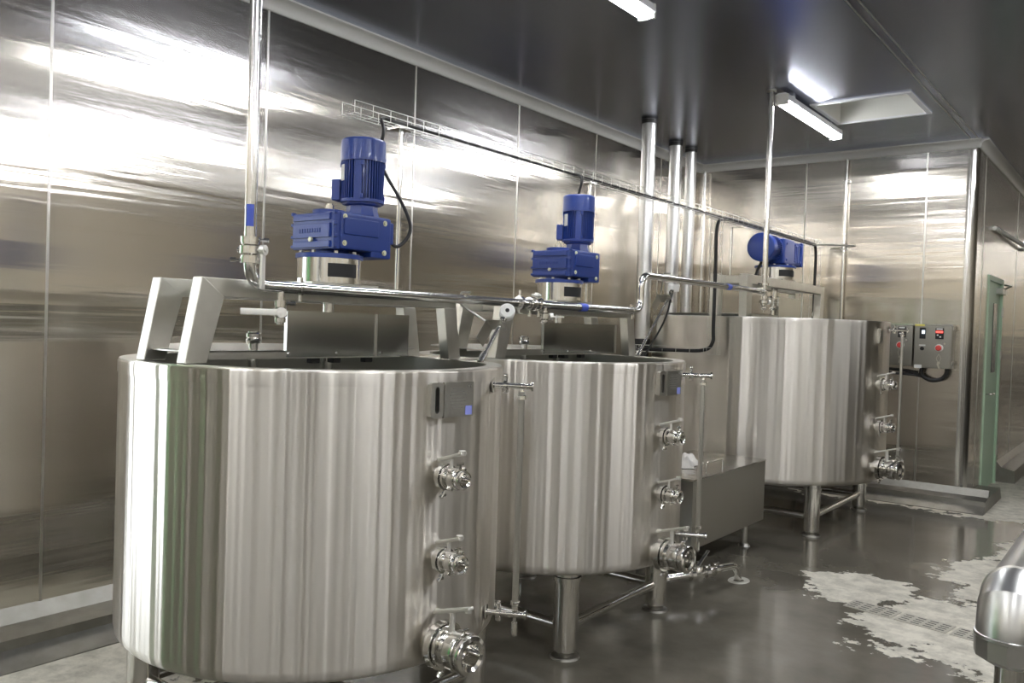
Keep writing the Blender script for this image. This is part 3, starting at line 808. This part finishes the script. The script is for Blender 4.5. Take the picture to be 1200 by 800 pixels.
# ------------------------------------------------------------------ sensors on the tank rims
def level_sensor(label, base, head, ploc, cable, hookz, xo=0.):
    base = Vector(base); head = Vector(head)
    t = thing('level_sensor', label, 'sensor', base, group='slanted level sensors hooked over the supply pipe')
    h = head-base; u = h.normalized()
    side = Vector((1, 0, 0)); nrm = u.cross(side).normalized()
    R_ = Matrix((side, nrm, u)).transposed()
    bm = B(); cyl(bm, (0, 0, 0), h*.86, .0085, seg=16); cyl(bm, (0, 0, 0), u*.05, .014, seg=16); obj('probe_tube', bm, M_PIPE, t)
    bm = B(); c = h*.86
    cyl(bm, c, c+u*.02, .014, seg=16); cyl(bm, c+u*.02, c+u*.045, .011, .020, seg=20)
    obj('neck', bm, M_POL, t)
    hd = (Vector((.62, -.72, .35)) if ploc else Vector((.1, -.15, 1))).normalized()
    bm = B(); q = c+u*.05; cyl(bm, q-hd*.022, q+hd*.018, .032, .034, seg=28); cyl(bm, q+hd*.018, q+hd*.026, .034, .028, seg=28)
    H_ = obj('sensor_head', bm, M_DIAL, t)
    bm = B(); cyl(bm, q+hd*.0262, q+hd*.0275, .009, seg=12); obj('badge', bm, M_LABEL, H_)
    # folded bracket: top plate and hanging side plates
    bm = B(); cc = h*.78
    box(bm, cc+side*-.02, (.08, .06, .004), R_)
    box(bm, cc+side*-.06-u*.05, (.003, .06, .10), R_)
    obj('bracket', bm, M_SAT, t)
    bm = B(); hk = Vector((PX, 0, hookz))-base; hk.y = cc.y-.05
    tube(bm, round_path([cc+side*-.055, Vector((hk.x-.035, hk.y-.02, hk.z-.02)), Vector((hk.x-.03, hk.y-.02, hk.z+PR+.012)), Vector((hk.x+.02, hk.y-.02, hk.z+PR+.010))], .015), .005, 8)
    obj('hook', bm, M_SAT, t)
    if cable:
        bm = B(); tube(bm, smooth_path([q, q+Vector((.01, -.05, -.06)), Vector((.03, h.y*.55, h.z*.45)), Vector((-.02, h.y*.2, -.02)), Vector((-.1, h.y*.3, -.06))]), .006, 8); obj('cable', bm, M_BLACK, t)
    return t
level_sensor('slanted level sensor with round white head between the nearest and middle tanks', (X1+.345, Y1+.54, 1.347), (X1+.33, Y1+.72, 1.545), True, False, PZ)
level_sensor('slanted level sensor with white head and black cable beyond the middle tank', (X1+.17, Y2+.62, 1.347), (X1+.17, Y2+1.08, 1.79), False, True, PZ+.205)
t = thing('dial_gauge', 'small round white dial on the rim of the far tall tank', 'gauge', (X3+.12, Y3+.90, RIM3+.003))
bm = B(); cyl(bm, (0, 0, 0), (0, 0, .05), .01, seg=12); obj('stem', bm, M_POL, t)
bm = B(); hd = Vector((.5, -.7, .5)).normalized(); q = Vector((0, 0, .07)); cyl(bm, q-hd*.012, q+hd*.012, .036, seg=28); obj('dial', bm, M_DIAL, t)

# ------------------------------------------------------------------ cable tray with its posts
def wire_run(bm, p0, p1, w_, h, up=(0, 0, 1), step=.1, rw=.0017):
    p0 = Vector(p0); p1 = Vector(p1); d = (p1-p0); L_ = d.length; d.normalize(); up = Vector(up); s = d.cross(up).normalized()
    for o in (s*w_/2+up*h, -s*w_/2+up*h, s*w_/2, -s*w_/2, s*0):
        cyl(bm, p0+o, p1+o, rw, seg=5)
    n = int(L_/step)
    for i in range(n+1):
        c = p0+d*(i*L_/n)
        tube(bm, [c+s*w_/2+up*h, c+s*w_/2, c-s*w_/2, c-s*w_/2+up*h], rw, 5)
TX, TZ = -2.665, 2.345
t = thing('cable_tray', 'long wire mesh cable tray on thin posts running above the tank motors', 'cable tray', (TX, 2.33, TZ), group='wire mesh cable trays')
bm = B(); wire_run(bm, (0, 0, 0), (0, 8.3-2.33, .01), .075, .05); wire_run(bm, (0, 8.3-2.33, .05), (0, 8.3-2.33, -1.2), .075, .05, (0, -1, 0)); obj('wire_basket', bm, M_SAT, t)
for y, z in ((2.62, 1.622), (Y2+.515, 1.622), (Y3-.62, 1.945)):
    bm = B(); x_ = X1-.12-TX if y < 5 else X3-.085-TX
    x_ = x_ if y < 5 else x_
    cyl(bm, (x_, y-2.33, z-TZ), (x_, y-2.33, -.012), .0105, seg=16); boxr(bm, min(x_, 0)-.03, max(x_, 0)+.03, y-2.33-.04, y-2.33+.04, -.012, -.004)
    boxr(bm, x_-.024, x_+.024, y-2.33-.04, y-2.33+.04, z-TZ, z-TZ+.006)
    obj('post', bm, M_PIPE, t)
bm = B(); cyl(bm, (.0, 5.96, .03), (.3, 6.14, .03), .008, seg=10); obj('wall_tie', bm, M_SAT, t)
t = thing('cable_tray', 'short wire mesh tray dropping between the middle and far tanks, then turning left', 'cable tray', (TX+.01, 5.97, 1.33), group='wire mesh cable trays')
bm = B(); wire_run(bm, (0, 0, 0), (0, 0, TZ-1.33), .075, .05, (0, -1, 0)); wire_run(bm, (.04, 0, 0), (-.7, -.12, 0), .075, .05); obj('wire_basket', bm, M_SAT, t)

def cable(label, pts, r=.007, n=8, cat='cable', group='black power cables in the trays'):
    bm = B(); tube(bm, smooth_path(pts, n), r, 8); return tag(obj('cable', bm, M_BLACK, ang=180), label, cat, group)
m1 = (X1+.052, Y1+.145, 0); 
cable('black cable looping from the tray end down behind the nearest motor', [(TX+.02, 8.2, TZ+.02), (TX+.015, 6, TZ+.02), (TX+.02, 4, TZ+.015), (TX+.02, 3.2, TZ+.015), (TX+.02, 2.62, TZ+.016), (TX+.02, 2.50, TZ+.012), (X1-.04, 2.44, TZ-.06), (X1-.03, 2.42, 2.15), (X1+.06, 2.47, 1.97), (X1+.10, 2.47, 1.87), (X1+.10, 2.40, 1.80), (X1+.08, 2.36, 1.84), (X1+.06, 2.34, 1.90)], .0075)
cable('black cable dropping from the tray onto the top of the middle motor', [(TX-.012, 8.2, TZ+.022), (TX-.01, 6, TZ+.022), (TX-.01, 4.2, TZ+.02), (TX-.01, 3.98, TZ+.02), (X1-.0, Y2+.24, TZ-.03), (X1-.02, Y2+.24, 2.19), (X1-.03, Y2+.25, 1.98)], .0075)
cable('black cable dropping from the tray to the far motor', [(TX+.0, 8.2, TZ+.034), (TX+.0, 7.2, TZ+.034), (TX+.01, 6.95, TZ+.02), (X3+.03, 6.9, 2.35), (X3+.02, 6.9, 2.3)], .009)
cable('black cable hanging as a loop under the far motor', [(X3+.0, 6.86, 2.11), (X3-.03, 6.83, 2.02), (X3-.04, 6.80, 1.93), (X3-.0, 6.79, 1.91), (X3+.04, 6.80, 1.97), (X3+.05, 6.85, 2.09)], .012, group=None)
cable('thick black cable bundle running down the far end of the tray', [(TX, 6.3, TZ+.03), (TX, 7.4, TZ+.03), (TX, 8.1, TZ+.03), (TX+.0, 8.26, TZ-.02), (TX, 8.27, 2.0), (TX, 8.27, 1.2)], .014)
cable('thick black cable in the short tray, dropping and turning left', [(TX+.01, 6.6, TZ+.02), (TX+.01, 6.1, TZ+.02), (TX+.01, 5.95, TZ-.06), (TX+.01, 5.945, 2.0), (TX+.01, 5.945, 1.55), (TX+.01, 5.94, 1.42), (TX-.06, 5.93, 1.36), (TX-.3, 5.90, 1.35), (TX-.66, 5.85, 1.35)], .014)

# ------------------------------------------------------------------ round risers along the left wall
for (x, y, r, zb_, lb) in ((-3.52, 6.43, .062, 1.42, 'fat polished round riser nearest the viewer, by the left wall'),
                          (-3.72, 7.33, .062, 0, 'fat polished round riser in the middle of the three by the left wall'),
                          (-3.72, 7.66, .054, 0, 'slimmest polished round riser of the three by the left wall')):
    t = thing('riser_pipe', lb, 'pipe', (x, y, 0), group='round steel risers by the left wall')
    bm = B(); cyl(bm, (0, 0, zb_+.004), (0, 0, ZC), r, seg=40); obj('pipe_run', bm, M_DUCT, t)
    bm = B(); lathe(bm, [(ZC-.035, r), (ZC-.035, r+.008), (ZC-.002, r+.008), (ZC-.002, r)], 32, close=True); obj('ceiling_collar', bm, M_BLACK, t)
    if zb_:
        bm = B(); cyl(bm, (0, 0, 0), (0, 0, zb_), r*.93, seg=32); lathe(bm, [(zb_-.1, r), (zb_-.1, r+.006), (zb_, r+.006), (zb_, r)], 32); obj('rubber_sleeve', bm, M_BLACK, t)
t = thing('conduit', 'thin steel conduit standing in the far left corner of the room', 'conduit', (-3.93, 8.44, 0))
bm = B(); cyl(bm, (0, 0, .115), (0, 0, ZC-.08), .022, seg=20); obj('pipe_run', bm, M_PIPE, t)
t = thing('conduit', 'thin steel conduit up the back wall behind the far tank', 'conduit', (-2.46, 8.46, 0))
bm = B(); cyl(bm, (0, 0, .115), (0, 0, ZC-.08), .016, seg=20); obj('pipe_run', bm, M_PIPE, t)
for z in (.8, 2.35, 3.0):
    bm = B(); boxr(bm, -.03, .03, .01, .04, z-.012, z+.012); obj('saddle', bm, M_SAT, t)

# ------------------------------------------------------------------ steel box between the tanks
t = thing('steel_cabinet', 'low closed steel box with a wet top between the middle and far tanks', 'cabinet', (-2.49, 5.31, 0))
bm = B(); boxr(bm, -.27, .29, -.59, .59, .17, .592, .003); obj('body', bm, M_BOX, t)
bm = B(); boxr(bm, -.275, .295, -.595, .595, .592, .602, .002); obj('top_plate', bm, M_BOXTOP, t)
for sx in (-.2, .22):
    for sy in (-.42, .42):
        bm = B(); cyl(bm, (sx, sy, .02), (sx, sy, .175), .022, seg=16); cyl(bm, (sx, sy, 0), (sx, sy, .02), .045, .03, seg=20); obj('foot', bm, M_SAT, t)
bm = B(); tube(bm, round_path([(.2, -.21, .6), (.2, -.21, .655), (.2, .05, .655), (.2, .05, .6)], .03), .005, 8); obj('lifting_handle', bm, M_POL, t)
# crumpled cloth
bm = B(); n = 26; W = []
for i in range(n):
    row = []
    for j in range(n):
        u, v = i/(n-1)-.5, j/(n-1)-.5
        e = max(abs(u), abs(v))*2
        hgt = (.035+.02*math.sin(9*u+5*v)+.018*math.sin(14*v-6*u+1)+.01*math.sin(23*u+17*v))*(1-e**4)
        row.append(bm.verts.new((u*.22*(1+.15*math.sin(7*v)), v*.36*(1+.12*math.sin(6*u+1)), max(.003, hgt))))
    W.append(row)
for i in range(n-1):
    for j in range(n-1): bm.faces.new((W[i][j], W[i+1][j], W[i+1][j+1], W[i][j+1]))
o = obj('cloth', bm, M_CLOTH, None, (-2.52, 5.22, .602), (0, 0, .25), ang=180)
md = o.modifiers.new('thick', 'SOLIDIFY'); md.thickness = .003; md.offset = 1
tag(o, 'crumpled white cloth lying on top of the low steel box', 'cloth')

# drain valve and bent outlet near the middle tank's front leg
t = thing('drain_hose', 'short valved drain pipe with bent spout on the wet floor by the middle tank', 'pipe', (-2.02, 4.55, 0))
bm = B()
tube(bm, round_path([(-.28, -.42, .10), (-.14, -.25, .10), (.0, .0, .115), (.03, .16, .115), (.05, .30, .1), (.055, .34, .012)], .1, 8), .022, 16)
obj('spout', bm, M_PIPE, t)
for c_ in ((-.14, -.25, .1), (-.05, -.09, .108), (.0, .0, .115), (.015, .09, .115)):
    bm = B(); d_ = Vector((.45, .85, .02)).normalized(); p_ = Vector(c_); cyl(bm, p_-d_*.012, p_+d_*.012, .036, seg=24); cyl(bm, p_, p_+Vector((.4, -.2, .8)).normalized()*.055, .007, seg=8); obj('clamp', bm, M_POL, t)
bm = B(); p_ = Vector((-.03, -.05, .11)); lathe(bm, [(-.04, .0), (-.035, .03), (-.01, .042), (.02, .042), (.045, .03), (.05, 0)], 24, 'z', p_); cyl(bm, p_, p_+Vector((0, 0, .07)), .01, seg=12); obj('valve_body', bm, M_POL, t)
bm = B(); box(bm, p_+Vector((.015, .03, .085)), (.02, .15, .008), Matrix.Rotation(.45, 3, 'X'), .002); obj('handle', bm, M_POL, t)
bm = B(); lathe(bm, [(.0, .062), (.006, .058), (.008, .045), (.006, .034), (.0, .03)], 30, 'z'); o = obj('foam_patch', bm, M_FOAM, None, (-1.965, 4.9, 0), ang=180); tag(o, 'small ring of pale foam around the spout on the floor', 'foam'); o.scale = (1, 1.3, .7)

# ------------------------------------------------------------------ control boxes on the back wall
def control_box(label, x0, x1, z0, z1, dep):
    t = thing('control_box', label, 'control box', ((x0+x1)/2, YB, z0), group='steel control boxes on the back wall')
    w2 = (x1-x0)/2
    bm = B(); boxr(bm, -w2, w2, -dep, -.001, 0, z1-z0, .003); obj('enclosure', bm, M_SATD, t)
    bm = B(); boxr(bm, -w2+.006, w2-.006, -dep-.006, -dep, .006, z1-z0-.01, .002); obj('door', bm, M_SATD, t)
    bm = B(); boxr(bm, -w2-.004, w2+.004, -dep-.01, 0, z1-z0, z1-z0+.012); obj('rain_edge', bm, M_POL, t)
    return t, dep
M_SATD = steel('dull_steel', (.36, .355, .32), .32)
def meter(t, x, z, dep):
    bm = B(); box(bm, (x, -dep-.012, z), (.068, .012, .10), None, .003); o = obj('meter', bm, M_LABEL, t)
    bm = B(); box(bm, (x, -dep-.019, z+.014), (.058, .002, .018)); obj('display', bm, M_DISP, o)
    bm = B(); box(bm, (x, -dep-.019, z+.04), (.05, .002, .012)); obj('label_strip', bm, M_PAPER, o)
    for dx, dz in ((-.014, -.014), (.008, -.030)):
        bm = B(); cyl(bm, (x+dx, -dep-.018, z+dz), (x+dx, -dep-.024, z+dz), .007, seg=12); obj('button', bm, M_WHITE, o)
def estop(t, x, z, dep):
    bm = B(); cyl(bm, (x, -dep-.004, z), (x, -dep-.02, z), .034, seg=28); o = obj('emergency_button', bm, M_WHITE, t)
    bm = B(); lathe(bm, [(0, 0), (0, .024), (-.02, .026), (-.03, .020), (-.033, 0)], 28, 'y', (x, -dep-.02, z)); obj('button_cap', bm, M_RED, o)
def key(t, x, z, dep, ang):
    bm = B(); R_ = Matrix.Rotation(ang, 3, 'Y'); box(bm, (x, -dep-.012, z), (.014, .004, .05), R_, .001); cyl(bm, (x, -dep-.008, z+.03), (x, -dep-.015, z+.03), .012, seg=12)
    tube(bm, smooth_path([(x, -dep-.012, z+.03), (x-.018, -dep-.012, z+.07), (x, -dep-.012, z+.11)]), .002, 6); tube(bm, smooth_path([(x, -dep-.012, z+.03), (x+.018, -dep-.012, z+.07), (x, -dep-.012, z+.11)]), .002, 6)
    obj('hanging_key', bm, M_BRASS, t)
t, dp = control_box('steel control box on the back wall, left of the pair, one red display and button', -2.06, -1.79, 1.245, 1.62, .13)
meter(t, .045, .31, dp); estop(t, .035, .19, dp); key(t, .035, .05, dp, .3)
bm = B(); cyl(bm, (.085, -dp, .235), (.085, -dp-.014, .235), .009, seg=12); obj('lock', bm, M_POL, t)
t, dp = control_box('steel control box on the back wall, right of the pair, with small white screen', -1.775, -1.465, 1.235, 1.622, .13)
meter(t, .055, .315, dp); estop(t, .055, .185, dp); key(t, .055, .02, dp, -.4)
bm = B(); box(bm, (-.085, -dp-.012, .315), (.05, .012, .10), None, .003); o = obj('controller', bm, M_LABEL, t)
bm = B(); box(bm, (-.078, -dp-.019, .325), (.024, .002, .03)); obj('screen', bm, M_LCD, o)
bm = B(); box(bm, (-.085, -dp-.012, .205), (.052, .004, .014)); obj('label_strip', bm, M_PAPER, t)
bm = B(); cyl(bm, (-.085, -dp-.004, .175), (-.085, -dp-.016, .175), .017, seg=20); box(bm, (-.085, -dp-.02, .175), (.008, .01, .03), Matrix.Rotation(.5, 3, 'Y')); obj('selector_switch', bm, M_LABEL, t)
bm = B(); box(bm, (-.115, -dp-.008, .012), (.062, .003, .03)); obj('paper_tag', bm, M_PAPER, t)
bm = B(); box(bm, (-.11, -dp-.012, .387), (.08, .006, .018)); q = obj('label_strip', bm, M_YEL, t); q['label'] = 'yellow label on the top edge'
bm = B(); cyl(bm, (.10, -dp, .225), (.10, -dp-.014, .225), .010, seg=12); obj('lock', bm, M_POL, t)
for z in (.03, .34):
    bm = B(); boxr(bm, .15, .165, -dp+.02, -dp+.06, z, z+.04, .003); obj('hinge', bm, M_POL, t)
bm = B(); tube(bm, smooth_path([(-2.3, YB-.06, 1.21), (-2.0, YB-.07, 1.205), (-1.8, YB-.07, 1.19), (-1.72, YB-.07, 1.16)]), .011, 8); tube(bm, smooth_path([(-2.3, YB-.07, 1.17), (-2.0, YB-.08, 1.17), (-1.8, YB-.07, 1.165), (-1.70, YB-.07, 1.15)]), .011, 8)
tag(obj('cable', bm, M_BLACK, ang=180), 'pair of black cables running left under the control boxes', 'cable')
bm = B(); tube(bm, smooth_path([(-1.71, YB-.07, 1.24), (-1.715, YB-.07, 1.17), (-1.64, YB-.08, 1.125), (-1.56, YB-.07, 1.135), (-1.515, YB-.07, 1.18), (-1.505, YB-.07, 1.24)]), .018, 12)
tag(obj('conduit_hose', bm, M_BLACK, ang=180), 'thick black corrugated hose looping under the right control box', 'hose')

# ------------------------------------------------------------------ clad pipe in the right foreground
t = thing('clad_pipe', 'shiny metal clad elbow pipe at the right edge in the foreground', 'pipe', (-.262, 2.42, 0))
bm = B(); r = .077; zc_ = .845; er = .075
tube(bm, [Vector((0, er+.6*i, zc_)) for i in range(6)], r, 40)
obj('horizontal_cladding', bm, M_DUCT, t, ang=60)
bm = B()
segs = [(Vector((0, er, zc_))), Vector((0, er*.42, zc_-er*.16)), Vector((0, er*.04, zc_-er*.62)), Vector((0, 0, zc_-er*1.0))]
tube(bm, round_path([(0, er+.02, zc_), (0, 0, zc_), (0, 0, zc_-er-.02)], er, 2), r+.003, 40)
for p_, ax in (((0, er, zc_), 'y'), ((0, 0, zc_-er), 'z')):
    lathe(bm, [(-.006, r), (-.004, r+.007), (.004, r+.007), (.006, r)], 40, ax, p_)
obj('elbow_cladding', bm, M_DUCT, t, ang=25)
bm = B(); lathe(bm, [(zc_-er-.068, 0), (zc_-er-.068, r*.72), (zc_-er-.052, r+.006), (zc_-er-.005, r+.008), (zc_-er-.005, r)], 12, 'z'); obj('end_cap', bm, M_DUCT, t, ang=10)
bm = B(); lathe(bm, [(.0, .06), (.012, .06), (.012, .03), (.55, .03), (.552, .05), (.575, .05), (.577, .034), (.60, .034), (.602, .052), (.625, .052), (.627, .035), (zc_-er-.06, .035)], 32, 'z')
box(bm, (0, -.05, .61), (.03, .03, .05), None, .004)
obj('riser', bm, M_POL, t)

# short white pipes and dark bracket on the side wall, top right
t = thing('wall_pipe', 'thin pale pipe reaching from the side wall at the right edge', 'pipe', (XC+.0, 9.4, 2.60))
bm = B(); cyl(bm, (.02, 0, 0), (.08, 2.4, .0), .022, seg=20); cyl(bm, (0, 0.1, 0), (.05, .1, 0), .02, seg=12); cyl(bm, (0, 2.3, 0), (.08, 2.3, 0), .02, seg=12); obj('pipe_run', bm, M_WHITE, t)

# ------------------------------------------------------------------ drain covers set in the floor
def drain(x, y, ang, label):
    bm = B(); L_, W_ = .26, .15
    boxr(bm, -L_/2, L_/2, -W_/2, W_/2, .0, .004)
    t_ = thing('drain_cover', label, 'drain cover', (x, y, 0), ang, 'slotted drain covers in the floor')
    obj('plate', bm, M_DRAIN, t_)
    bm = B()
    for i in range(4):
        for j in range(4):
            box(bm, (-L_*.36+i*L_*.24, -W_*.34+j*W_*.227, .0043), (.042, .010, .0008))
    obj('slots', bm, M_BLACK, t_)
M_DRAIN = plain('drain_plate', (.42, .40, .34), .55)
p0 = Vector((-1.27, 4.93, 0)); dv = Vector((.44, -.065, 0)); 
nm = ('leftmost', 'second', 'third', 'fourth')
for i in range(5):
    p_ = Vector((-1.2, 4.91, 0)) + Vector((.275, -.045, 0))*i
    drain(p_.x, p_.y, math.atan2(-.045, .275), '%s slotted pale drain cover in the dry floor patch, counted from the tanks' % ('leftmost', 'second', 'third', 'fourth', 'rightmost')[i])
